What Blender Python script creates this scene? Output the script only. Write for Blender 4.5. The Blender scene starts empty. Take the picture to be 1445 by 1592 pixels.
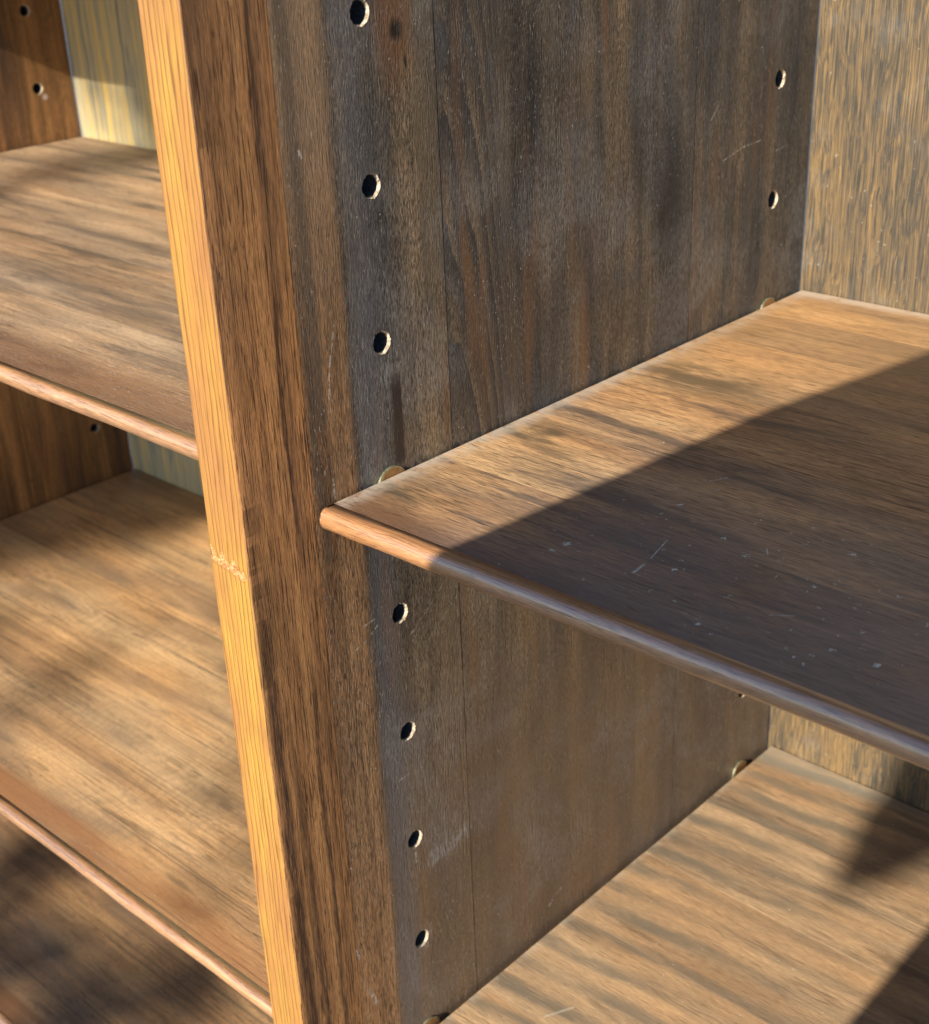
import bpy, bmesh, math, random
from mathutils import Vector, Matrix
random.seed(7)
# all design dimensions are in millimetres, built in metres
U = 0.001
S = bpy.context.scene
# ------------------------------------------------------------ camera
cam_d = bpy.data.cameras.new('camera'); cam = bpy.data.objects.new('camera', cam_d)
S.collection.objects.link(cam); S.camera = cam
RX = (0.7372701779, 0.6746697252, -0.0354040480)
RY = (0.2788337983, -0.3516016980, -0.8936598675)
RZ = (-0.6153733807, 0.6489969242, -0.4473461685)
CP = (320.891, -235.477, 194.548)
cam.matrix_world = Matrix(((RX[0], -RY[0], -RZ[0], CP[0]*U), (RX[1], -RY[1], -RZ[1], CP[1]*U),
                           (RX[2], -RY[2], -RZ[2], CP[2]*U), (0, 0, 0, 1)))
cam_d.sensor_fit = 'HORIZONTAL'; cam_d.sensor_width = 36
cam_d.lens = 2182.03/1445*36
cam_d.shift_x = -(734.375-722.5)/1445
cam_d.shift_y = (833.59-796)/1445
cam_d.clip_start = 0.01; cam_d.clip_end = 500
cam_d.dof.use_dof = True; cam_d.dof.focus_distance = 0.462; cam_d.dof.aperture_fstop = 26
# ------------------------------------------------------------ light
SUN = Vector((-0.14, 1.0, -0.50))           # the way sunlight travels
w = bpy.data.worlds.new('World'); S.world = w; w.use_nodes = True
nt = w.node_tree; bg = nt.nodes['Background']
sky = nt.nodes.new('ShaderNodeTexSky'); sky.sky_type = 'NISHITA'; sky.sun_disc = False
sky.sun_elevation = math.atan2(0.5, 1.0); sky.sun_rotation = math.pi-0.14
sky.air_density = 1.0; sky.dust_density = 0.3; sky.ozone_density = 4.0
nt.links.new(sky.outputs[0], bg.inputs[0]); bg.inputs[1].default_value = 0.095
sl = bpy.data.lights.new('sun', 'SUN'); sl.energy = 4.6; sl.angle = math.radians(0.55); sl.color = (1, 0.93, 0.82)
so = bpy.data.objects.new('sun', sl); S.collection.objects.link(so)
so.rotation_mode = 'QUATERNION'; so.rotation_quaternion = SUN.to_track_quat('-Z', 'Y')
S.view_settings.view_transform = 'Standard'; S.view_settings.look = 'None'
S.view_settings.exposure = 1.1; S.view_settings.gamma = 1

# ------------------------------------------------------------ geometry of the bookcase (mm)
T = 19.65          # thickness of an upright
D = 330.5          # depth to the back panel
W = 567.5          # width of a bay
XL = -T-W          # right face of the left-hand upright
ZB, ZT = -760, 560 # bottom and top of the uprights
PITCH, ZH = 50.8, 148.84
YF, YR = 63.8, 302.3

# ------------------------------------------------------------ shader helper
class N:
    def __init__(s, name):
        s.m = bpy.data.materials.new(name); s.m.use_nodes = True
        s.t = s.m.node_tree; s.b = s.t.nodes['Principled BSDF']
        s.tc = s.t.nodes.new('ShaderNodeTexCoord')
        v = s.t.nodes.new('ShaderNodeVectorMath'); v.operation = 'SCALE'; v.inputs[3].default_value = 1/U
        s.t.links.new(s.tc.outputs['Object'], v.inputs[0]); s.P = v.outputs[0]
        sp = s.t.nodes.new('ShaderNodeSeparateXYZ'); s.t.links.new(s.P, sp.inputs[0])
        s.x, s.y, s.z = sp.outputs
        oi = s.t.nodes.new('ShaderNodeObjectInfo'); s.rnd = oi.outputs['Random']
    def set(s, inp, v):
        if v is None: return
        if isinstance(v, bpy.types.NodeSocket): s.t.links.new(v, inp)
        elif isinstance(v, (tuple, list)) and len(v) == 3 and len(inp.default_value) == 4: inp.default_value = (*v, 1)
        else: inp.default_value = v
    def mth(s, op, a, b=None, c=None, clamp=False):
        n = s.t.nodes.new('ShaderNodeMath'); n.operation = op; n.use_clamp = clamp
        s.set(n.inputs[0], a); s.set(n.inputs[1], b); s.set(n.inputs[2], c); return n.outputs[0]
    def add(s, a, b): return s.mth('ADD', a, b)
    def sub(s, a, b): return s.mth('SUBTRACT', a, b)
    def mul(s, a, b): return s.mth('MULTIPLY', a, b)
    def mx(s, a, b): return s.mth('MAXIMUM', a, b)
    def mn(s, a, b): return s.mth('MINIMUM', a, b)
    def mr(s, v, a, b, c=0.0, d=1.0, smooth=True):
        n = s.t.nodes.new('ShaderNodeMapRange'); n.interpolation_type = 'SMOOTHSTEP' if smooth else 'LINEAR'
        s.set(n.inputs[0], v)
        for i, q in enumerate((a, b, c, d)): s.set(n.inputs[i+1], q)
        return n.outputs[0]
    def xyz(s, a, b, c):
        n = s.t.nodes.new('ShaderNodeCombineXYZ'); s.set(n.inputs[0], a); s.set(n.inputs[1], b); s.set(n.inputs[2], c)
        return n.outputs[0]
    def noise(s, vec, det=3, rough=.55, dist=0, scale=1):
        n = s.t.nodes.new('ShaderNodeTexNoise'); s.set(n.inputs['Vector'], vec); n.inputs['Scale'].default_value = scale
        n.inputs['Detail'].default_value = det; n.inputs['Roughness'].default_value = rough; n.inputs['Distortion'].default_value = dist
        return n.outputs['Fac']
    def ramp(s, v, stops):
        n = s.t.nodes.new('ShaderNodeValToRGB'); s.set(n.inputs[0], v); e = n.color_ramp.elements
        while len(e) < len(stops): e.new(0.5)
        for q, (p, c) in zip(e, stops):
            q.position = p; q.color = (*c, 1) if isinstance(c, tuple) else (c, c, c, 1)
        return n.outputs[0]
    def mix(s, f, a, b, mode='MIX'):
        n = s.t.nodes.new('ShaderNodeMix'); n.data_type = 'RGBA'; n.blend_type = mode
        s.set(n.inputs[0], f); s.set(n.inputs[6], a); s.set(n.inputs[7], b); return n.outputs[2]
    def grain(s, axis, lu, lv, off=(0, 0, 0), warp=None):
        """coordinates stretched lu mm along the grain and lv mm across it"""
        r = s.mul(s.rnd, 37.0)
        c = [s.x, s.y, s.z]; o = []
        for i, q in enumerate(c):
            L = lu if i == axis else lv
            if warp is not None and i != axis: q = s.add(q, warp)
            o.append(s.add(s.mth('DIVIDE', q, float(L)), s.add(r, float(off[i]))))
        return s.xyz(*o)
    def seg(s, p, q, a, b, wd):
        """1 on a segment (a0,a1)-(b0,b1) of width wd in plane coordinates p,q"""
        dx, dy = b[0]-a[0], b[1]-a[1]; L2 = dx*dx+dy*dy+1e-6
        px = s.sub(p, a[0]); py = s.sub(q, a[1])
        t = s.mth('MULTIPLY_ADD', px, dx/L2, s.mul(py, dy/L2), clamp=True)
        ex = s.sub(px, s.mul(t, dx)); ey = s.sub(py, s.mul(t, dy))
        d = s.mth('SQRT', s.add(s.mul(ex, ex), s.mul(ey, ey)))
        return s.mr(d, wd*.35, wd, 1.0, 0.0)
    def spot(s, p, q, c, r, e=1.0):
        px = s.sub(p, c[0]); py = s.mul(s.sub(q, c[1]), 1/e)
        d = s.mth('SQRT', s.add(s.mul(px, px), s.mul(py, py)))
        return s.mr(d, r*.25, r, 1.0, 0.0)
    def out(s, col, rough, height=None, dist=0.1, spec=.5, coat=0, strength=1.0):
        s.set(s.b.inputs['Base Color'], col); s.set(s.b.inputs['Roughness'], rough)
        s.b.inputs['Specular IOR Level'].default_value = spec
        if coat: s.b.inputs['Coat IOR'].default_value = 1.85; s.b.inputs['Coat Weight'].default_value = coat; s.b.inputs['Coat Roughness'].default_value = .3
        if height is not None:
            n = s.t.nodes.new('ShaderNodeBump'); n.inputs['Distance'].default_value = dist*U
            n.inputs['Strength'].default_value = strength
            s.set(n.inputs['Height'], height); s.t.links.new(n.outputs[0], s.b.inputs['Normal'])
        return s.m

def base_wood(m, ax, pal, big=(200, 26), figN=7, fig=(150, 20), fig_amt=.5, streak=(70, 1.6), streak_amt=.5,
              pores=(7, .45), pore_t=.60, pore_amt=.5, fibre=(3.2, .32), fib_amt=.35, lines=(60, 3.0), line_amt=.55, tone=.25):
    """returns colour, fibre/pore height for a stained veneer whose grain runs along axis ax"""
    warp = m.mul(m.sub(m.noise(m.grain(ax, 90, 45, (5, 1, 3)), 2), .5), 9.0)
    b = m.noise(m.grain(ax, big[0], big[1], (0, 0, 0), warp), 3, .55)
    b = m.mr(b, .30, .70, 0, 1, False)
    col = m.ramp(b, pal)
    h = m.mul(m.noise(m.grain(ax, fig[0], fig[1], (9, 4, 2)), 2, .45), figN)
    fr = m.mth('FRACT', h)
    ln = m.ramp(fr, [(0, 1.0), (.12, .35), (.55, 0.0), (.93, .15), (1, 1.0)])
    col = m.mix(m.mul(ln, fig_amt), col, (.32, .31, .32), 'MULTIPLY')
    tn = m.noise(m.grain(ax, 110, 55, (2, 9, 4)), 4, .6)
    col = m.mix(1.0, col, m.ramp(tn, [(.30, (1-tone*1.1, 1-tone, 1-tone*.8)), (.5, (1.0, 1.0, 1.0)), (.70, (1+tone, 1+tone*.85, 1+tone*.6))]), 'MULTIPLY')
    st = m.noise(m.grain(ax, streak[0], streak[1], (3, 8, 1), warp), 3, .5)
    col = m.mix(1.0, col, m.ramp(st, [(.28, 1-streak_amt), (.5, .95), (.72, 1+streak_amt*.6)]), 'MULTIPLY')
    li = m.noise(m.grain(ax, lines[0], lines[1], (6, 1, 4), warp), 2, .55)
    lm = m.mul(m.mr(m.mth('ABSOLUTE', m.sub(li, .5)), .004, .030, 1, 0), m.mr(m.noise(m.grain(ax, 80, 18, (8, 8, 8)), 2), .42, .6))
    col = m.mix(m.mul(lm, line_amt), col, (.20, .17, .15), 'MULTIPLY')
    fb = m.noise(m.grain(ax, fibre[0], fibre[1], (2, 2, 6)), 2, .7)
    col = m.mix(1.0, col, m.ramp(fb, [(.36, 1-fib_amt), (.5, 1.0), (.64, 1+fib_amt)]), 'MULTIPLY')
    po = m.noise(m.grain(ax, pores[0], pores[1], (1, 7, 7)), 1, .5)
    pm = m.mr(po, pore_t, pore_t+.06)
    col = m.mix(m.mul(pm, pore_amt), col, (.12, .10, .09), 'MULTIPLY')
    hgt = m.sub(m.sub(fb, m.mul(pm, .8)), m.mul(lm, .5))
    return col, hgt, b, st

def mat_oak_upright():
    """solid oak front edging of the uprights, grain along Z: golden front edge, browner cheek"""
    m = N('oiled oak edging')
    # cheek (the side face)
    col, h, b, st = base_wood(m, 2, [(0, (.26, .125, .052)), (.5, (.39, .182, .068)), (1, (.48, .235, .088))],
        big=(420, 7), figN=5, fig=(360, 9), fig_amt=.4, streak=(300, .8), streak_amt=.24, pores=(16, .35), pore_t=.57, pore_amt=.85, fib_amt=.24, lines=(120, 1.3), line_amt=.85)
    # dark pore bands running along the board
    band = m.noise(m.grain(2, 240, 4.2, (4, 4, 9)), 3, .6)
    col = m.mix(m.mr(band, .62, .76, 0, .7), col, (.040, .022, .014))
    wy = m.mul(m.sub(m.noise(m.xyz(0.0, m.mul(m.y, .04), m.mul(m.z, .012)), 3), .5), 7.0)
    wy2 = m.mul(m.sub(m.noise(m.xyz(3.0, m.mul(m.y, .5), m.mul(m.z, .10)), 3), .5), 1.6)
    yw = m.add(m.add(m.y, wy), wy2)
    l1 = m.mul(m.mr(m.mth('ABSOLUTE', m.sub(yw, 21.5)), .3, 1.5, 1, 0), m.mr(m.noise(m.xyz(0.0, 5.0, m.mul(m.z, .014)), 2), .36, .5))
    l2 = m.mul(m.mr(m.mth('ABSOLUTE', m.sub(yw, 5.0)), .8, 4.2, 1, 0), m.mr(m.z, -10, -70, .3, 1))
    l3 = m.mul(m.mr(m.mth('ABSOLUTE', m.sub(yw, 12.5)), .3, 2.2, 1, 0), m.mr(m.z, -70, -110, 0, .9))
    l4 = m.mul(m.mr(m.y, 0, 3.4, 1, 0), m.mr(m.z, 30, 60, 0, .75))
    ll = m.mul(m.mx(m.mx(l1, l2), m.mx(l3, l4)), m.mr(m.noise(m.grain(2, 9, .55, (3, 3, 3)), 3, .7), .34, .56, .35, 1))
    col = m.mix(m.mul(ll, .85), col, (.026, .013, .010))
    # front face: regular dark rings every 1.7 mm, cut by the face
    wob = m.mul(m.sub(m.noise(m.xyz(m.mul(m.x, .10), m.mul(m.y, .1), m.mul(m.z, .009)), 4, .55), .5), 8.0)
    ph = m.mul(m.add(m.x, wob), .42)
    fr = m.mth('FRACT', ph)
    line = m.ramp(fr, [(0, 1.0), (.07, .85), (.17, .2), (.6, 0.0), (.93, .0), (1, 1.0)])
    brk = m.mr(m.noise(m.xyz(m.mul(m.x, .9), m.y, m.mul(m.z, .02)), 3, .6), .26, .46)
    fcol = m.mix(1.0, m.ramp(m.noise(m.xyz(m.mul(m.x, .06), m.y, m.mul(m.z, .016)), 3, .6), [(.34, (.32, .145, .046)), (.5, (.355, .172, .042)), (.66, (.39, .215, .040))]),
                 m.ramp(m.noise(m.xyz(m.mul(m.x, 1.4), m.y, m.mul(m.z, .06)), 3, .6), [(.3, .82), (.7, 1.14)]), 'MULTIPLY')
    fcol = m.mix(m.mul(m.mul(line, brk), .74), fcol, (.10, .036, .010))
    g = m.t.nodes.new('ShaderNodeNewGeometry'); sp = m.t.nodes.new('ShaderNodeSeparateXYZ')
    m.t.links.new(g.outputs['True Normal'], sp.inputs[0])
    isf = m.mr(m.mul(sp.outputs[1], -1.0), .55, .8)
    col = m.mix(isf, col, fcol)
    # pale bare timber where the edge was knocked
    edge = m.noise(m.P, 3, .6, scale=.25)
    h2 = m.sub(h, m.mul(m.mul(line, brk), m.mul(isf, .8)))
    return m.out(col, m.mr(st, .3, .7, .40, .56), h2, .10, .45)

def mat_panel():
    """inside veneer of the uprights: grain up and down, dark, lighter brown near the front"""
    m = N('dark stained veneer of the uprights')
    col, h, b, st = base_wood(m, 2, [(0, (.038, .037, .040)), (.3, (.068, .060, .054)), (.55, (.112, .086, .062)), (.8, (.165, .120, .076)), (1, (.20, .140, .085))],
        big=(190, 17), figN=6, fig=(130, 24), fig_amt=.42, streak=(80, 2.2), streak_amt=.28, pores=(4.0, .42), pore_t=.60, pore_amt=.55, fibre=(2.2, .50), fib_amt=.62, tone=.66)
    # broad boards and stripes of different tone
    wob2 = m.mul(m.sub(m.noise(m.xyz(0.0, m.mul(m.y, .01), m.mul(m.z, .008)), 2), .5), 14.0)
    for a, b_, f, c in ((84, 94.7, .40, (.16, .115, .068)), (112, 132, .34, (.155, .105, .062)), (146, 158, .42, (.040, .040, .046)), (163, 176, .30, (.15, .095, .052)),
                        (196, 208, .36, (.042, .040, .042)), (252, 262, .30, (.13, .085, .05)), (276, 292, .34, (.042, .042, .044)), (296, 301, .30, (.15, .12, .085))):
        ye = m.add(m.y, wob2) if b_ != 94.7 else m.y
        k_ = m.mul(m.mr(ye, a-1.5, a+1.5), m.mr(ye, b_-2, b_+2, 1, 0))
        k_ = m.mul(k_, m.mr(m.noise(m.grain(2, 90, 30, (a*.1, 3, 3)), 3), .36, .58))
        col = m.mix(m.mul(k_, f*1.3), col, c)
    # cathedral flames in the middle board: grey arches with hard edges
    py = m.sub(m.y, 97.0)
    wz = m.mul(m.sub(m.noise(m.xyz(m.mul(m.y, .02), m.mul(m.y, .06), m.mul(m.z, .011)), 2), .5), 60.0)
    arch = m.add(m.add(m.z, wz), m.mul(m.mul(py, py), .20))
    fa = m.mth('FRACT', m.mth('DIVIDE', arch, 37.0))
    am = m.ramp(fa, [(0, 0.0), (.15, .10), (.85, .9), (.95, .97), (.985, 0.0), (1, 0.0)])
    win = m.mul(m.mr(m.y, 94, 96), m.mr(m.y, 118, 134, 1, 0))
    low = m.mr(m.z, -60, 10)
    col = m.mix(m.mul(m.mul(am, win), low), col, (.030, .029, .031))
    # soft mottling, cloudy grey and rusty brown
    mot = m.noise(m.grain(2, 46, 26, (7, 3, 3)), 3, .6)
    col = m.mix(m.mr(mot, .52, .70, 0, .55), col, (.060, .060, .062))
    rust = m.noise(m.grain(2, 120, 11, (1, 6, 3)), 2, .5)
    col = m.mix(m.mr(rust, .56, .72, 0, .6), col, (.17, .082, .034))
    # lower parts of the panel have kept more brown
    col = m.mix(m.mr(m.z, -20, -170, 0, .55), col, (.215, .132, .070))
    # ragged dark edge of the back board
    col = m.mix(m.mul(m.mr(m.y, 216, 240, 0, .30), 1.0), col, (.060, .058, .055))
    # brown front zone with a soft upright boundary, oak coloured
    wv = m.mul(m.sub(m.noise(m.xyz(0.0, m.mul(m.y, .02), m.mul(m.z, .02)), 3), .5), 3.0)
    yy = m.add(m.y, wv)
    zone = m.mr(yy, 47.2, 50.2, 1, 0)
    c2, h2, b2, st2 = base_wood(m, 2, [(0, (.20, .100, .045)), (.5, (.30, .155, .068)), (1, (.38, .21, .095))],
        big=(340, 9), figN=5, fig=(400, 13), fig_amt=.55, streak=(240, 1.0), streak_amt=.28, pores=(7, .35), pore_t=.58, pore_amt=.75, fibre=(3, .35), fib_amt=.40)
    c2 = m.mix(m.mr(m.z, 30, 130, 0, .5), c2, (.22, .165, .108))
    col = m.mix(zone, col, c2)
    fl = m.mx(m.seg(yy, m.z, (32.5, 190), (35.5, 28), 3.4), m.seg(yy, m.z, (31.5, 60), (33, -20), 1.6))
    col = m.mix(m.mul(fl, .6), col, (.075, .058, .042))
    # greyish sky sheen painted as a strip just behind it
    gs = m.mul(m.mr(yy, 49, 53), m.mr(yy, 58, 66, 1, 0))
    col = m.mix(m.mul(gs, .45), col, (.120, .116, .124))
    # scratches and rub marks
    SC = [(44.1, 59.6, 40.4, 45, .55), (40.4, 45, 38.8, 31.0, .5), (38.0, 7.7, 38.1, 0.7, .6), (40.4, -59.7, 47.0, -57.8, .5),
          (47.0, -57.8, 52.5, -54.3, .45), (45.9, -51.8, 51.5, -51.0, .5), (57.3, -124.4, 64.1, -123.9, .35), (63.3, -158.8, 63.7, -167.0, .7),
          (144.6, -243.7, 148, -240.8, .9), (148, -240.8, 153, -238.9, .5), (68.8, -65.0, 78, -58.4, .35), (35.9, 113.5, 36.4, 111.5, .7),
          (250.9, 88.6, 256.3, 93.6, .5), (301.1, 68.2, 311.5, 69.3, .5), (30.6, -193.6, 28.6, -187.9, .9), (34.3, -213.1, 37.0, -221.9, 1.2),
          (261.3, 71.1, 276, 74.2, .4), (276, 74.2, 290.6, 74.8, .5), (89.8, -48.7, 80, -57, .16), (80, -57, 69.3, -68.5, .2), (93, -60, 74, -74, .14)]
    acc = None
    for a, b_, c, d, wd in SC:
        g = m.seg(m.y, m.z, (a, b_), (c, d), wd)
        acc = g if acc is None else m.mx(acc, g)
    brk = m.mr(m.noise(m.P, 3, .7, scale=.5), .40, .62)
    col = m.mix(m.mul(m.mul(acc, brk), .6), col, (.55, .53, .48))
    sm = m.mx(m.spot(m.y, m.z, (65, 36), 4.2, 1.5), m.seg(m.y, m.z, (72, -171), (92, -169), 5.5))
    sm = m.mx(sm, m.spot(m.y, m.z, (66, -207), 5, 2))
    sm = m.mul(sm, m.mr(m.noise(m.grain(2, 5, 1.0), 3, .7), .44, .66))
    col = m.mix(m.mul(sm, .6), col, (.42, .42, .40))
    # dust: clouds and bright specks
    cl = m.mr(m.noise(m.P, 4, .62, .6, scale=.020), .46, .68)
    fi = m.mr(m.noise(m.grain(2, 3.0, .8, (4, 4, 4)), 3, .7), .36, .62)
    col = m.mix(m.mul(m.mul(cl, fi), m.mul(m.sub(1.0, zone), .34)), col, (.30, .29, .28))
    ds = m.mr(m.noise(m.grain(2, 2.6, .55, (8, 2, 5)), 2, .6), .60, .70)
    ds = m.mul(ds, m.mr(m.noise(m.P, 2, .5, scale=.03), .35, .6, .35, 1))
    col = m.mix(m.mul(ds, .5), col, (.38, .34, .29))
    ds2 = m.mr(m.noise(m.grain(2, 3.4, .6, (1, 2, 9)), 2, .6), .60, .70)
    col = m.mix(m.mul(ds2, .5), col, (.03, .025, .022))
    # knot and its orange halo
    kz = m.spot(m.y, m.z, (77, 148), 12, 2.8)
    col = m.mix(m.mul(kz, .75), col, (.13, .050, .016))
    col = m.mix(m.spot(m.y, m.z, (78, 142.5), 4.2, 1.15), col, (.010, .006, .006))
    col = m.mix(m.spot(m.y, m.z, (81.5, 133), 1.0, 3.5), col, (.015, .010, .008))
    # dark drip stain above the front peg
    dr = m.mul(m.mul(m.mr(m.y, 65.4, 67.6), m.mr(m.y, 70.9, 71.4, 1, 0)), m.mul(m.mr(m.z, 38, 29), m.mr(m.z, 1, 4)))
    col = m.mix(m.mul(dr, .92), col, (.020, .013, .012))
    sp = m.mr(m.noise(m.P, 1, .5, scale=.85), .755, .80)
    col = m.mix(m.mul(sp, .75), col, (.62, .60, .55))
    hh = m.mix(zone, h, h2)
    return m.out(col, m.mr(mot, .35, .65, .40, .58), hh, .24, .5)

def mat_side_panel():
    m = N('warm brown veneer of the left upright')
    col, h, b, st = base_wood(m, 2, [(0, (.09, .048, .032)), (.5, (.23, .11, .042)), (1, (.40, .20, .07))],
        big=(260, 13), figN=5, fig_amt=.4, streak=(110, 3), streak_amt=.4, fib_amt=.3)
    col = m.mix(m.spot(m.y, m.z, (307, 41), 3, 1), col, (.6, .5, .45))
    return m.out(col, .42, h, .1, .5)

def shelf_wood(name, pal, extra=None, bump=.10, rough=(.40, .56), **kw):
    m = N(name)
    col, h, b, st = base_wood(m, 0, pal, **kw)
    sm = m.noise(m.grain(0, 75, 13, (7, 7, 2)), 4, .62)
    col = m.mix(m.mr(sm, .56, .70, 0, .55), col, (.085, .065, .048))
    wm = m.mr(m.noise(m.grain(0, 130, 50, (2, 7, 7)), 3, .5), .40, .62)
    col = m.mix(m.mul(wm, .34), col, (1.10, .86, .60), 'MULTIPLY')
    if extra: col, h = extra(m, col, h, b, st)
    col = m.mix(1.0, col, (.97, .915, .82), 'MULTIPLY')
    sp = m.mr(m.noise(m.P, 1, .5, scale=.7), .77, .81)
    col = m.mix(m.mul(sp, .6), col, (.70, .66, .60))
    return m.out(col, m.mr(b, 0, 1, rough[0], rough[1]), h, bump, .5)

SH = [(0, (.21, .155, .115)), (.3, (.35, .235, .150)), (.65, (.48, .305, .165)), (1, (.58, .39, .215))]
def ex_right(m, col, h, b, st):
    # dark reddish strip behind the nosing, dark smoky streaks, pale dusty rim along the upright
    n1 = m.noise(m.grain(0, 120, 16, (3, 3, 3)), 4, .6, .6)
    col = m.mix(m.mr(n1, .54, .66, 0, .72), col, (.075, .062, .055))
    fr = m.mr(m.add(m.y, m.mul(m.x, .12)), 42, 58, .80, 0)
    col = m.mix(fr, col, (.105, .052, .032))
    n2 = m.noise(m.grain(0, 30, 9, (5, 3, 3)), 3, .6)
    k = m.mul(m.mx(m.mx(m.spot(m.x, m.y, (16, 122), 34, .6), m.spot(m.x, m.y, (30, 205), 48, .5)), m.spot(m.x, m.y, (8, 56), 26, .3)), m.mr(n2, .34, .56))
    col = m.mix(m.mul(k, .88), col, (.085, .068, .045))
    rim = m.mul(m.mr(m.x, 1, 12, 1, 0), m.mr(m.noise(m.P, 4, .7, scale=.12), .32, .58))
    col = m.mix(m.mul(rim, .75), col, (.48, .44, .40))
    bk = m.mul(m.mr(m.sub(m.y, m.mul(m.x, .05)), 318, 326), m.mr(m.noise(m.P, 4, .7, scale=.10), .30, .50))
    col = m.mix(m.mul(bk, .8), col, (.58, .56, .54))
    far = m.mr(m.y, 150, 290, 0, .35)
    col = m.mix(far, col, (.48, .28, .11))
    shade_tint = m.mul(m.mul(m.mr(m.x, 20, 85), m.mr(m.y, 175, 60)), m.mr(m.noise(m.P, 4, .6, scale=.02), .25, .6, .4, 1))
    col = m.mix(m.mul(shade_tint, .50), col, (.190, .178, .195))  # cool blue-grey of the shadowed part put into the shelf colour
    # bluish paint-like flecks and scuffs
    SC = [(105.0, 69.0, 101.8, 82.0, .3), (87.8, 126.1, 90.7, 131.8, .35), (106.3, 58.7, 105.8, 64.5, .7), (60, 70, 66, 74, .25), (128, 96, 131, 92, .25), (150, 62, 156, 66, .2)]
    acc = None
    for a, b_, c, d, wd in SC:
        g = m.seg(m.x, m.y, (a, b_), (c, d), wd); acc = g if acc is None else m.mx(acc, g)
    acc = m.mul(acc, m.mr(m.noise(m.P, 3, .7, scale=1.1), .38, .55))
    for sc, th_, r0 in ((.085, .76, .085), (.26, .66, .10)):
        wv = m.t.nodes.new('ShaderNodeVectorMath'); wv.operation = 'ADD'; m.set(wv.inputs[0], m.P)
        n1_ = m.t.nodes.new('ShaderNodeTexNoise'); n1_.inputs['Scale'].default_value = .8; n1_.inputs['Detail'].default_value = 3; m.set(n1_.inputs['Vector'], m.P)
        sc_ = m.t.nodes.new('ShaderNodeVectorMath'); sc_.operation = 'SCALE'; sc_.inputs[3].default_value = 5.0
        m.t.links.new(n1_.outputs['Color'], sc_.inputs[0]); m.t.links.new(sc_.outputs[0], wv.inputs[1])
        vo = m.t.nodes.new('ShaderNodeTexVoronoi'); vo.voronoi_dimensions = '2D'; vo.inputs['Scale'].default_value = sc
        m.t.links.new(wv.outputs[0], vo.inputs['Vector'])
        cs = m.t.nodes.new('ShaderNodeSeparateXYZ'); m.t.links.new(vo.outputs['Color'], cs.inputs[0])
        rad = m.mul(m.mr(cs.outputs[0], th_, 1, 0, 1, False), r0)
        f_ = m.mr(m.sub(vo.outputs['Distance'], rad), -.01, .008, 1, 0)
        f_ = m.mul(f_, m.mr(cs.outputs[0], th_, th_+.02))
        acc = m.mx(acc, f_)
    reg = m.mul(m.mul(m.mr(m.x, 55, 90), m.mr(m.y, 38, 46)), m.mr(m.y, 105, 140, 1, 0))
    acc = m.mul(acc, m.mx(reg, m.seg(m.x, m.y, (105, 69), (88, 128), 12)))
    col = m.mix(m.mul(acc, .9), col, (.62, .72, .72))
    # thin orange joint lines in the veneer
    return col, h
def ex_low(m, col, h, b, st):
    # rippled figure: smoky bands across the depth that fade towards the right
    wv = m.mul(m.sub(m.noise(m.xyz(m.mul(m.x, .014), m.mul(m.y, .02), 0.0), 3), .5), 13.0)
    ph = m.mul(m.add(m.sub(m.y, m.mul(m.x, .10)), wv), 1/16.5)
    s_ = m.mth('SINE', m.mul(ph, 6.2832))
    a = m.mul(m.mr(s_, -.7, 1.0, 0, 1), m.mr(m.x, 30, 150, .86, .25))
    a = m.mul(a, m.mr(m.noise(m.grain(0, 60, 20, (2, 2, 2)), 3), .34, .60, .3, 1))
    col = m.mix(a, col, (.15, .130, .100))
    rim = m.mul(m.mr(m.x, 2, 8, 1, 0), m.mr(m.noise(m.P, 4, .7, scale=.12), .4, .6))
    col = m.mix(m.mul(rim, .4), col, (.52, .46, .38))
    bk = m.mr(m.add(m.y, m.mul(m.x, -.10)), 306, 322, 0, .6)
    col = m.mix(bk, col, (.27, .26, .22))
    col = m.mix(m.mul(m.seg(m.x, m.y, (34, 100), (40, 112), .8), .35), col, (.6, .58, .54))
    return col, h
def ex_left(m, col, h, b, st):
    # long dark lines and faint cross ripple, smoky clouds
    l = m.noise(m.grain(0, 420, 1.5, (3, 9, 3)), 3, .6)
    col = m.mix(m.mr(l, .58, .66, 0, .7), col, (.095, .075, .055))
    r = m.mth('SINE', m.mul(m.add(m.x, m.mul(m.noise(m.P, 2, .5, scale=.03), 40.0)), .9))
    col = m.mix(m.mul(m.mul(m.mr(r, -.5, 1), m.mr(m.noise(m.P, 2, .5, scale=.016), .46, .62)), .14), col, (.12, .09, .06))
    c = m.noise(m.grain(0, 130, 34, (1, 3, 8)), 2, .5)
    col = m.mix(m.mr(c, .50, .74, 0, .62), col, (.150, .122, .100))
    f = m.mul(m.mr(m.add(m.y, m.mul(m.noise(m.grain(0, 60, 30, (1, 1, 5)), 2), 10.0)), 46, 54, .75, 0), m.mr(m.noise(m.grain(0, 70, 20, (4, 1, 5)), 2), .35, .6, .5, 1))
    col = m.mix(f, col, (.30, .135, .055))
    return col, m.add(h, m.mul(r, .10))
def ex_top(m, col, h, b, st):
    c = m.noise(m.grain(0, 140, 14, (1, 3, 8)), 4, .6)
    col = m.mix(m.mr(c, .50, .66, 0, .62), col, (.115, .095, .080))
    # crazed, peeling finish towards the front edge
    k = m.noise(m.grain(0, 5, 1.1, (1, 1, 1)), 3, .7, 1.0)
    km = m.mul(m.mr(m.y, 30, 95, 1, 0), m.mr(k, .55, .64))
    col = m.mix(m.mul(km, .55), col, (.62, .50, .42))
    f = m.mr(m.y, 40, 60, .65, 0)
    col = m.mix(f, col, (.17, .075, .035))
    return col, m.add(h, m.mul(km, 1.5))

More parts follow.
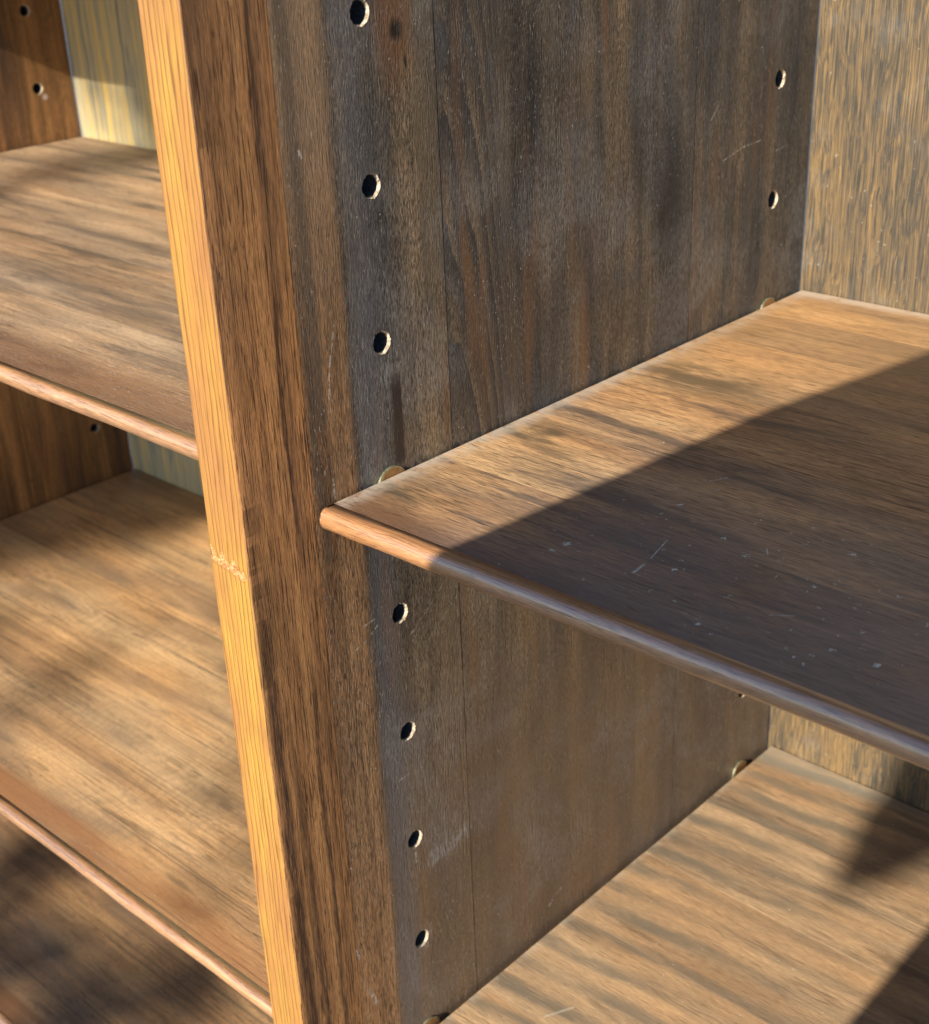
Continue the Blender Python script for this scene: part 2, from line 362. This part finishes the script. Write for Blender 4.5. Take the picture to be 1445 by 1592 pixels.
def mat_nose(name, c0, c1, c2):
    m = N(name)
    col, h, b, st = base_wood(m, 0, [(0, c0), (.5, c1), (1, c2)], big=(260, 6), figN=3, fig=(300, 5), fig_amt=.45,
        streak=(180, .6), streak_amt=.28, pores=(10, .35), pore_t=.60, pore_amt=.5, fib_amt=.16, lines=(120, 1.5), line_amt=.5)
    return m.out(col, m.mr(st, .3, .7, .24, .38), h, .06, .8, coat=1.0)

def mat_back(name, dark, mid, gold, gx=1.0, glow=0):
    m = N(name)
    wob = m.mul(m.sub(m.noise(m.grain(2, 60, 20, (1, 2, 3)), 3), .5), 7.0)
    a = m.noise(m.grain(2, 150*gx, 2.0*gx, (0, 0, 0), wob), 4, .66)
    b = m.noise(m.grain(2, 170, 16, (5, 5, 5)), 3, .55)
    f = m.noise(m.grain(2, 26, .42, (9, 5, 5)), 3, .65)
    v = m.add(m.mul(a, .55), m.add(m.mul(b, .25), m.mul(f, .20)))
    col = m.ramp(v, [(.38, dark), (.47, mid), (.54, tuple((p+q)*.5 for p, q in zip(mid, gold))), (.64, gold)])
    d = m.mr(m.noise(m.P, 4, .65, scale=.035), .5, .72)
    col = m.mix(m.mul(d, .10), col, (.30, .31, .30))
    # dusty streak next to the joint with the upright
    sp = m.mr(m.noise(m.P, 1, .5, scale=.5), .75, .80)
    col = m.mix(m.mul(sp, .22), col, (.5, .5, .48))
    return m.out(col, .5, f, .1, .4)

def mat_simple(name, c0, c1, sc, rough, metal=0, bump=.1, det=4):
    m = N(name); n = m.noise(m.P, det, .6, scale=sc)
    m.b.inputs['Metallic'].default_value = metal
    return m.out(m.ramp(n, [(.35, c0), (.65, c1)]), rough, n, bump, .5)

M = {}
M['oak'] = mat_oak_upright(); M['panel'] = mat_panel(); M['side'] = mat_side_panel()
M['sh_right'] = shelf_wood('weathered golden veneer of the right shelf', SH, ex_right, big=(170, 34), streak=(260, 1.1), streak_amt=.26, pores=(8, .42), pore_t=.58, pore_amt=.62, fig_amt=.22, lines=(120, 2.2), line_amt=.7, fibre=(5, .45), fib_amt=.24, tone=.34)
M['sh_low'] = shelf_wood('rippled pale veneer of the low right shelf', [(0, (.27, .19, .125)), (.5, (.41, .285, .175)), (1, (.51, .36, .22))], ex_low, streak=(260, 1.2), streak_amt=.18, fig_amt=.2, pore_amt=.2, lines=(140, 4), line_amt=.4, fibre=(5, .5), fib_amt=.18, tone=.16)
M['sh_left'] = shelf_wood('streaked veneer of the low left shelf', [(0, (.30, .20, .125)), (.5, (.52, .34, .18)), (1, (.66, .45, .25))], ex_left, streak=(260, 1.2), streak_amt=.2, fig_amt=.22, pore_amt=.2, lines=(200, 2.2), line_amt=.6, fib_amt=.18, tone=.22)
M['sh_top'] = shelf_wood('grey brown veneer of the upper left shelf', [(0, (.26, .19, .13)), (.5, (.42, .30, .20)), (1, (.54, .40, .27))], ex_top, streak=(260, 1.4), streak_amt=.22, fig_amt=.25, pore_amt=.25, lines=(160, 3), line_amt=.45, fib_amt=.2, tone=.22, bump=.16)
M['sh_bot'] = shelf_wood('smoky veneer of the bottom shelf', [(0, (.13, .09, .065)), (.5, (.32, .20, .11)), (1, (.48, .31, .16))], ex_left, streak=(260, 1.4), streak_amt=.2, fig_amt=.2, fib_amt=.18, tone=.3)
M['nose'] = mat_nose('glossy orange oak nosing', (.37, .165, .062), (.44, .205, .080), (.50, .255, .115))
M['nose_l'] = mat_nose('rosy oak nosing', (.36, .175, .070), (.43, .215, .090), (.49, .26, .12))
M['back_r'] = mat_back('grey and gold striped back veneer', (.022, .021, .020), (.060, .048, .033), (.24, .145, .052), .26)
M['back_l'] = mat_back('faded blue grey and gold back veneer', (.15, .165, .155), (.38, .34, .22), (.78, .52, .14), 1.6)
M['raw'] = mat_simple('raw pale chipboard', (.22, .16, .10), (.62, .52, .38), .55, .8, bump=.35)
M['bore'] = mat_simple('dark inner bore', (.018, .022, .028), (.055, .060, .070), .9, .6, bump=.3)  # peg holes coloured darker below the rim
M['brass'] = mat_simple('tarnished brass rim', (.20, .20, .10), (.46, .46, .32), .8, .40, metal=.7, bump=.05)
M['copper'] = mat_simple('tarnished copper face', (.24, .13, .05), (.42, .24, .10), .5, .38, metal=.6, bump=.05)
M['core'] = mat_simple('plain dark carcass timber', (.05, .035, .025), (.10, .07, .045), .05, .6)
M['splinter'] = mat_simple('bare splintered oak', (.26, .075, .014), (.62, .36, .15), .9, .7, bump=.5)
M['leaf'] = mat_simple('green leaf', (.04, .09, .02), (.08, .14, .03), .02, .5)
M['bark'] = mat_simple('grey bark', (.08, .06, .045), (.16, .13, .10), .03, .8, bump=4)
M['paving'] = mat_simple('dark patio asphalt', (.055, .058, .062), (.085, .088, .09), .01, .85, bump=1)

# ------------------------------------------------------------ mesh helpers
def link(name, bm, mats, parent=None, smooth=False):
    me = bpy.data.meshes.new(name); bm.normal_update(); bm.to_mesh(me); bm.free()
    for k in (mats if isinstance(mats, (list, tuple)) else [mats]): me.materials.append(M[k])
    if smooth:
        for p in me.polygons: p.use_smooth = True
    o = bpy.data.objects.new(name, me); S.collection.objects.link(o)
    if parent: o.parent = parent
    return o
def V(bm, x, y, z): return bm.verts.new((x*U, y*U, z*U))
def face(bm, vs, mi=0):
    f = bm.faces.new(vs); f.material_index = mi; return f
def box(bm, x0, x1, y0, y1, z0, z1, bev=0, mi=0, seg=2):
    r = bmesh.ops.create_cube(bm, size=1.0)
    for v in r['verts']:
        v.co = Vector(((x0+x1)/2+v.co.x*(x1-x0), (y0+y1)/2+v.co.y*(y1-y0), (z0+z1)/2+v.co.z*(z1-z0)))*U
    if bev:
        es = list({e for v in r['verts'] for e in v.link_edges})
        bmesh.ops.bevel(bm, geom=es, offset=bev*U, segments=seg, affect='EDGES', profile=.6)
def boxobj(name, dims, mat, parent=None, bev=0):
    bm = bmesh.new(); box(bm, *dims, bev=bev); return link(name, bm, mat, parent)
def empty(name, loc, label=None, cat=None, group=None):
    o = bpy.data.objects.new(name, None); S.collection.objects.link(o)
    o.location = Vector(loc)*U; o.empty_display_size = .05
    if label: o['label'] = label
    if cat: o['category'] = cat
    if group: o['group'] = group
    return o
def child_keep(o, root):           # parts are modelled in world millimetres
    o.parent = root; o.matrix_parent_inverse = Matrix.Translation(-root.location)
    return o

# ------------------------------------------------------------ the bookcase
case = empty('bookcase', (0, 0, ZB), 'weathered brown wooden bookcase with drilled uprights standing open in the sun', 'bookcase')
def part(name, bm, mats, parent=case, smooth=False):
    o = link(name, bm, mats, None, smooth)
    if parent is case: return child_keep(o, case)
    o.parent = parent                       # sub-parts: parent mesh sits at the case origin too
    return o

def prof(y):                               # slight hollow: the face swells by half a millimetre behind the oak
    if y >= 50: return 0.0
    return -0.00022*(50-y)**2
HOLES = [ZH-PITCH*i for i in range(-7, 17)]
HOLES = [z for z in HOLES if ZB+30 < z < ZT-30]
def hole_board(y0, y1, yh, x0, seed, hole_z=HOLES, cols=()):
    """the visible face of a veneered board drilled with a row of peg holes, a real sheet 3 mm thick"""
    rr = random.Random(seed); bm = bmesh.new(); ch = 12.0
    zs = [ZB]+[(a+b)/2 for a, b in zip(hole_z[:-1], hole_z[1:])][::-1][0:0]
    hz = sorted(hole_z); cuts = [ZB]+[(a+b)/2 for a, b in zip(hz[:-1], hz[1:])]+[ZT]
    ylist = [y0]+[c for c in cols if y0 < c < yh-ch]+[yh-ch]
    ends = [yh+ch, y1]
    for k, zc in enumerate(hz):
        za, zb = cuts[k], cuts[k+1]
        for a, b in list(zip(ylist[:-1], ylist[1:]))+[tuple(ends)]:
            vs = [V(bm, x0+prof(a), a, za), V(bm, x0+prof(b), b, za), V(bm, x0+prof(b), b, zb), V(bm, x0+prof(a), a, zb)]
            face(bm, vs)
        # cell with the bore
        n = 40; ya, yb = yh-ch, yh+ch
        ring, outer, mid, deep, deep2, end = [], [], [], [], [], []
        r0 = 3.9
        for j in range(n):
            t = 2*math.pi*(j+.5)/n; cy, cz = math.cos(t), math.sin(t)
            jr = r0+rr.uniform(-.16, .20)+(.35 if rr.random() < .10 else 0)
            ring.append(V(bm, x0, yh+cy*jr, zc+cz*jr))
            rm = 3.48+rr.uniform(-.10, .10)
            mid.append(V(bm, x0-.95+rr.uniform(-.12, .12), yh-.32+cy*rm, zc+.1+cz*rm))
            deep.append(V(bm, x0-3.2, yh-.3+cy*3.35, zc+.1+cz*3.35))
            end.append(V(bm, x0-9.0, yh-.3+cy*3.15, zc+cz*3.15))
            # project to the rectangle
            sy = (yb-yh)/abs(cy) if abs(cy) > 1e-6 else 1e9
            sz = ((zb-zc) if cz > 0 else (zc-za))/abs(cz)
            s_ = min(sy, sz); outer.append((yh+cy*s_, zc+cz*s_))
        ov = [V(bm, x0, *p) for p in outer]
        corners = {(1, 1): (yb, zb), (-1, 1): (ya, zb), (-1, -1): (ya, za), (1, -1): (yb, za)}
        for j in range(n):
            k2 = (j+1) % n
            a, b = outer[j], outer[k2]
            q = [ring[j], ring[k2], ov[k2]]
            on_y = lambda p: abs(p[0]-ya) < 1e-6 or abs(p[0]-yb) < 1e-6
            if on_y(a) != on_y(b):
                cc = corners[(1 if a[0]+b[0] > 2*yh else -1, 1 if a[1]+b[1] > 2*zc else -1)]
                if abs(cc[0]-a[0])+abs(cc[1]-a[1]) > 1e-6: q.append(V(bm, x0, *cc))
            q.append(ov[j]); face(bm, q)
            face(bm, [ring[k2], ring[j], mid[j], mid[k2]], 1)
            face(bm, [mid[k2], mid[j], deep[j], deep[k2]], 2)
            face(bm, [deep[k2], deep[j], end[j], end[k2]], 2)
        face(bm, end, 2)
    # edges that turn back into the panel, so that the joints are real grooves
    for yy in (y0, y1):
        s_ = 1 if yy == y1 else -1
        xx = x0+prof(yy)
        face(bm, [V(bm, xx, yy, ZB), V(bm, xx-3, yy, ZB), V(bm, xx-3, yy, ZT), V(bm, xx, yy, ZT)][::s_])
    bmesh.ops.remove_doubles(bm, verts=bm.verts, dist=1e-6)
    bmesh.ops.recalc_face_normals(bm, faces=bm.faces)
    # make sure the face looks to +X
    big = max(bm.faces, key=lambda f: f.calc_area())
    if big.normal.x < 0: bmesh.ops.reverse_faces(bm, faces=bm.faces)
    return bm

def upright(name, x0, facemat, gouge=False):
    """an upright whose right face is x0"""
    bm = bmesh.new(); box(bm, x0-T+.2, x0-10.2, 26, D-.4, ZB, ZT)
    core = part(name, bm, 'core')
    # solid oak edging: front face gridded, with a knocked dent
    bm = bmesh.new(); rr = random.Random(3)
    zs = [ZB]+[ZB+(ZT-ZB)*i/60 for i in range(1, 60)]+[ZT]
    if gouge:
        zs = sorted(set([z for z in zs if not (-30 < z < 5)]+[-30+.35*i for i in range(101)]))
    xl, xr = x0-T, x0+prof(0)
    cols = [(xl, 27), (xl, 8), (xl, .9), (xl+.25, .3), (xl+.9, 0)]+[(xl+.9+(T-1.6)*i/26, 0) for i in range(1, 26)]+[(xr-.7, 0), (xr-.2, .2), (xr, .8), (x0+prof(8), 8), (x0+prof(18), 18), (x0+prof(28.9), 28.9), (x0-4, 28.9)]
    rows = []
    for z in zs:
        r = []
        wl = .22*math.sin(z*.045)+.14*math.sin(z*.13+1)+.05*math.sin(z*.9)
        wr = .20*math.sin(z*.037+2)+.10*math.sin(z*.17)+.04*math.sin(z*.7+1)
        for (x, y) in cols:
            f = (x-xl)/(xr-xl)
            dx = wl*(1-f) if f < .1 else (wr if f > .95 and y < 3 else 0)
            dy = 0.0
            if gouge and y < .5 and xl+.2 < x < xr-.2:
                zc = -11.2-3.6*f                    # the dent slopes down to the right
                u = z-zc
                if 0 <= u < 3.6 and .02 < f < .93: dy = .9*(1-u/3.6)*(.45+.55*math.sin(f*9+2)**2)+rr.uniform(-.12, .12)
                elif -1.6 < u < 0 and .02 < f < .9: dy = -.22+rr.uniform(-.15, .15)
            r.append(V(bm, x+dx, y+dy, z))
        rows.append(r)
    for i, (a, b) in enumerate(zip(rows[:-1], rows[1:])):
        for j in range(len(cols)-1):
            mi = 0
            if gouge:
                x = cols[j][0]; f = (x-xl)/(xr-xl); u = zs[i]-(-11.2-3.6*f)
                if cols[j][1] == 0 and -.9 < u < (.6+3.4*abs(math.sin(f*11+1))**2+rr.uniform(-.6, .6)) and .03 < f < .88: mi = 1
            face(bm, [a[j], a[j+1], b[j+1], b[j]], mi)
    o = part('oak_edging', bm, ['oak', 'splinter'], core)
    for p in o.data.polygons: p.use_smooth = abs(p.normal.y) < .999 and abs(p.normal.x) < .9999 and p.material_index == 0
    mats = [facemat, 'raw', 'bore']
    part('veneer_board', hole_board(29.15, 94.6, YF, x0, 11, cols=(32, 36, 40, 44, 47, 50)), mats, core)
    bm = bmesh.new(); box(bm, x0-9, x0-.06, 94.95, 240.0, ZB, ZT, .12)
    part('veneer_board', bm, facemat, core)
    part('veneer_board', hole_board(240.5, D-.2, YR, x0-.10, 12), mats, core)
    return core
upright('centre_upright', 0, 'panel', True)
upright('left_upright', XL, 'side')
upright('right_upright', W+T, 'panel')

# back, in planks; top and bottom
def planks(xa, xb, edges, mat):
    bm = bmesh.new(); box(bm, xa, xb, D+6, D+9, ZB, ZT)
    bk = part('back_panel', bm, 'core')
    e = [xa]+edges+[xb]
    for a, b in zip(e[:-1], e[1:]):
        bm = bmesh.new(); box(bm, a+.12, b-.12, D+.8, D+6, ZB, ZT, .15); part('plank', bm, mat, bk)
planks(-.2, W+.2, [141, 283, 425], 'back_r')
planks(XL-.2, -T+.2, [XL+95, XL+240, XL+400], 'back_l')
bm = bmesh.new(); box(bm, XL-T-6, W+T+6, -4, D+9, ZT, ZT+22, 1.5); part('top_board', bm, 'nose')
bm = bmesh.new(); box(bm, XL-T, W+T, 4, D+9, ZB-25, ZB, 1); part('base_board', bm, 'core')

# ------------------------------------------------------------ loose shelves
def shelf(xa, xb, ys, z, th, mat, nosemat, joints, label, seed=1, nose_d=6.0, narrow=0):
    rr = random.Random(seed)
    root = empty('shelf', (xa, ys, z-th), label, 'shelf', 'adjustable shelves resting on pegs')
    def pp(name, bm, mt, smooth=False):
        o = link(name, bm, mt, None, smooth); return child_keep(o, root)
    # bullnose
    prof_ = [(ys+nose_d, z-th)]
    r = th/2
    for i in range(17):
        t = -math.pi/2-math.pi*i/16
        ex = .86 # a touch flatter than a full half round
        prof_.append((ys+r*ex+math.cos(t)*r*ex, z-r+math.sin(t)*r))
    prof_.append((ys+nose_d, z))
    bm = bmesh.new(); nx = 60; rings = []
    for i in range(nx+1):
        f = i/nx; x = xa+(xb-xa)*f*f if f < 1 else xb
        wy = .25*math.sin(x*.05)+.12*math.sin(x*.21+1)+rr.uniform(-.04, .04)+narrow*min(x, 170)/170; wz = .12*math.sin(x*.06+2)+rr.uniform(-.03, .03)
        ins = .8 if i in (0, nx) else 0
        xx = x
        ring = []
        for (yy, zz) in prof_:
            cy, cz = ys+nose_d, z-r
            kk = 1-ins/9
            ring.append(V(bm, xx, cy+(yy-cy)*kk+(wy if yy < ys+nose_d-.1 else 0), cz+(zz-cz)*kk+(wz if abs(zz-z) > .01 and yy < ys+nose_d-.1 else 0)))
        rings.append(ring)
        if i == 0:
            ring2 = []
            for (yy, zz) in prof_:
                cy, cz = ys+nose_d, z-r
                ring2.append(V(bm, xx+1.0, yy+wy*(yy < ys+nose_d-.1), zz))
            rings.append(ring2)
    for a, b in zip(rings[:-1], rings[1:]):
        for j in range(len(prof_)-1): face(bm, [a[j], b[j], b[j+1], a[j+1]])
        face(bm, [a[-1], b[-1], b[0], a[0]])
    face(bm, rings[0]); face(bm, rings[-1][::-1])
    bmesh.ops.recalc_face_normals(bm, faces=bm.faces)
    o = pp('nosing', bm, nosemat, True)
    for p in o.data.polygons:
        if abs(p.normal.x) > .8: p.use_smooth = False
    e = [ys+nose_d]+joints+[D-.2]
    for a, b in zip(e[:-1], e[1:]):
        bm = bmesh.new(); dz = rr.uniform(-.05, .05)
        box(bm, xa+rr.uniform(0, .25), xb, a+.05, b-.05, z-th, z, .06, seg=1)
        pp('stave', bm, mat)
    return root
SR = dict(th=7.8, ys=29.2)
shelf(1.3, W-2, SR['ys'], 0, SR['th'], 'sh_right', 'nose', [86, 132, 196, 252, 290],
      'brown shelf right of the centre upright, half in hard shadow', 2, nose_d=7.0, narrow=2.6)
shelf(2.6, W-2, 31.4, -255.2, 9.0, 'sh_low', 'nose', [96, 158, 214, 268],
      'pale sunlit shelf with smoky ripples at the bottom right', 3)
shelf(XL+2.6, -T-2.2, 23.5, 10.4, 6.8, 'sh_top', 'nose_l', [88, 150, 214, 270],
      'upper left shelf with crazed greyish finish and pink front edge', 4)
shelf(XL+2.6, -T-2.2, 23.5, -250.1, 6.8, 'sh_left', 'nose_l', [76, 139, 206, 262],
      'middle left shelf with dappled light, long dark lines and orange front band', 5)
shelf(XL+2.6, -T-2.2, 23.5, -450, 10, 'sh_bot', 'nose_l', [76, 139, 206, 262],
      'blurred smoky shelf lowest at the bottom left corner', 6)
# the unseen shelves above keep the light off the inside as in the photograph
shelf(XL+2.6, -T-2.2, 23.5, 213, 10, 'sh_top', 'nose_l', [88, 150, 214, 270],
      'upper left shelf above the picture edge', 7)

# ------------------------------------------------------------ shelf pegs: a round flange against the upright
def peg(y, z, label, xo=0.0, r=6.9):
    root = empty('shelf_peg', (xo, y, z), label, 'shelf peg', 'metal shelf pegs')
    def cyl(name, xa, xb, ra, rb, mt, n=40):
        bm = bmesh.new(); A, B = [], []
        for i in range(n):
            t = 2*math.pi*i/n
            A.append(bm.verts.new((xa*U, math.cos(t)*ra*U, math.sin(t)*ra*U))); B.append(bm.verts.new((xb*U, math.cos(t)*rb*U, math.sin(t)*rb*U)))
        for i in range(n): bm.faces.new([A[i], A[(i+1) % n], B[(i+1) % n], B[i]])
        bm.faces.new(A[::-1]); bm.faces.new(B)
        bmesh.ops.recalc_face_normals(bm, faces=bm.faces)
        link(name, bm, mt, root)
    cyl('flange', .10, 1.0, r, r, 'brass'); cyl('flange_face', 1.0, 1.12, r-.45, r-.6, 'copper'); cyl('pin', -8, .15, 2.9, 3.1, 'brass', 20)
    return root
ZP = ZH-3*PITCH
peg(YF, ZP, 'coppery half-round peg nearest the front tip of the right shelf')
peg(YR, ZP, 'small greenish peg in the back corner of the right shelf', r=6.6)
peg(YF, ZP-5*PITCH, 'greenish brass peg cut off by the bottom edge of the picture')
peg(YR, ZP-5*PITCH, 'pale glinting peg in the back corner of the bottom right shelf', r=6.6)

# ------------------------------------------------------------ ground
bm = bmesh.new(); box(bm, -40000, 40000, -40000, 40000, ZB-125, ZB-25.2)
g = link('ground', bm, 'paving'); g['kind'] = 'structure'; g['label'] = 'dark asphalt yard the bookcase stands on'

# ------------------------------------------------------------ boards and a tree added to cast the shade (outside the frame)
def back(x, y, z, Y):              # the point of the plane y=Y from which sunlight reaches (x, y, z)
    s_ = y-Y; return (x-SUN.x*s_, z-SUN.z*s_)
YB = -330
edge = [back(*p, YB) for p in [(50.5, 20, 0), (52.8, 34, 0), (58.9, 92, 0), (69, 194, 0), (86, 286, 0), (110, 345, 0)]]
low = [(*back(84, 264, -255, YB),), (*back(95, 272.6, -255, YB),), (*back(105, 309, -255, YB),)]
low2 = [(*back(118, 352, -255, YB),), (*back(131.6, 300, -255, YB),), (*back(131.6, 254, -255, YB),), (*back(133, 179, -255, YB),), (*back(136, 40, -255, YB),), (*back(136, -160, -255, YB),)]
pat = [(*back(72, 331, -255, YB),)]
poly = edge[::-1]+low2+[(300, low2[-1][1]), (300, edge[-1][1])]
def slab(name, poly, Y, th, mat):
    bm = bmesh.new()
    f0 = [V(bm, x, Y, z) for x, z in poly]; f1 = [V(bm, x, Y-th, z) for x, z in poly]
    bm.faces.new(f0); bm.faces.new(f1[::-1])
    for i in range(len(poly)):
        j = (i+1) % len(poly); bm.faces.new([f0[j], f0[i], f1[i], f1[j]])
    bmesh.ops.recalc_face_normals(bm, faces=bm.faces)
    bmesh.ops.triangulate(bm, faces=[f for f in bm.faces if len(f.verts) > 4])
    return link(name, bm, mat)
o = slab('shade_board', poly, YB, 18, 'core')  # added blocker, cut to the outline of the wanted shadow
o['label'] = 'dark cut board added to shade the right bay, outside the picture'; o['category'] = 'board'
Y2 = -1250
p2 = [back(*p, Y2) for p in [(68, 331, -255), (86, 262, -255), (100, 276, -255), (112, 312, -255), (140, 350, -255), (230, 350, -255), (230, 480, -255), (66, 400, -255)]]
o = slab('far_shade_board', p2, Y2, 20, 'core')  # second added blocker, further off for a softer shadow patch
o['label'] = 'small dark board added to shade the low right shelf, outside the picture'; o['category'] = 'board'

# a small tree added in front and to the left so that its foliage dapples the left bay
tree = empty('shade_tree', (-1500, -4500, ZB-25), 'leafy tree added to dapple the left bay, outside the picture', 'tree')
rr = random.Random(5)
bm = bmesh.new()
def leafat(p, size):
    d = Vector((rr.uniform(-1, 1), rr.uniform(-1, 1), rr.uniform(-1, 1))).normalized()
    e = d.orthogonal().normalized()
    d, e = d*size, e*size*.42
    c = Vector(p)
    v = [bm.verts.new(q*U) for q in (c-d, c-d*.2+e, c+d*.5+e*.7, c+d, c+d*.5-e*.7, c-d*.2-e)]
    bm.faces.new(v)
def shade(x, y, z, rx, rz, n, size=48, s_=4200):
    c = Vector((x, y, z))-SUN*s_
    for _ in range(n):
        a = rr.uniform(0, 2*math.pi); q = math.sqrt(rr.random())
        leafat((c.x+math.cos(a)*q*rx, c.y+rr.uniform(-200, 200), c.z+math.sin(a)*q*rz), size*rr.uniform(.7, 1.2))
SHADES = [
  # middle left shelf
  (-450, 215, -250, 44, 12, 9), (-350, 242, -250, 34, 8, 6), (-215, 190, -250, 50, 12, 3), (-170, 95, -250, 50, 10, 2),
  # the dark corner wedge and the left upright under the upper shelf
  (-574, 200, -220, 22, 60, 60), (-582, 290, -200, 18, 58, 40), (-596, 130, -240, 26, 60, 30),
  # upper left shelf
  # back panel upper left and lower left
  (-484, 331, 55, 26, 40, 36, 34), (-500, 331, 105, 60, 20, 50, 34), (-540, 331, -200, 60, 60, 50),
  # bottom shelf
  (-430, 90, -450, 80, 16, 18), (-300, 60, -450, 40, 9, 7), (-270, 130, -450, 50, 10, 6), (-490, 50, -450, 30, 10, 6),
]
for q in SHADES: shade(*q)
for _ in range(500):               # the rest of the crown, up and to the left, clear of the sun's way
    a = rr.uniform(0, 6.28); q = rr.uniform(.4, 1)
    leafat((-1500+math.cos(a)*q*700, -4300+rr.uniform(-500, 500), 2500+math.sin(a)*q*600), 40)
crown = link('crown', bm, 'leaf'); child_keep(crown, tree)
bm = bmesh.new()
def limb(a, b, r0, r1, n=10):
    a, b = Vector(a), Vector(b); d = (b-a).normalized(); e = d.orthogonal().normalized(); f = d.cross(e)
    A = [bm.verts.new((a+(e*math.cos(6.2832*i/n)+f*math.sin(6.2832*i/n))*r0)*U) for i in range(n)]
    B = [bm.verts.new((b+(e*math.cos(6.2832*i/n)+f*math.sin(6.2832*i/n))*r1)*U) for i in range(n)]
    for i in range(n): bm.faces.new([A[i], A[(i+1) % n], B[(i+1) % n], B[i]])
limb((-1500, -4500, ZB-25), (-1500, -4400, 1500), 90, 55)
limb((-1500, -4400, 1500), (-800, -4200, 1950), 42, 16); limb((-1500, -4400, 1500), (-1600, -4300, 3000), 45, 12)
limb((-800, -4200, 1950), (-380, -4100, 2260), 10, 3); limb((-800, -4200, 1950), (-450, -4100, 1900), 8, 3)
child_keep(link('trunk', bm, 'bark'), tree)
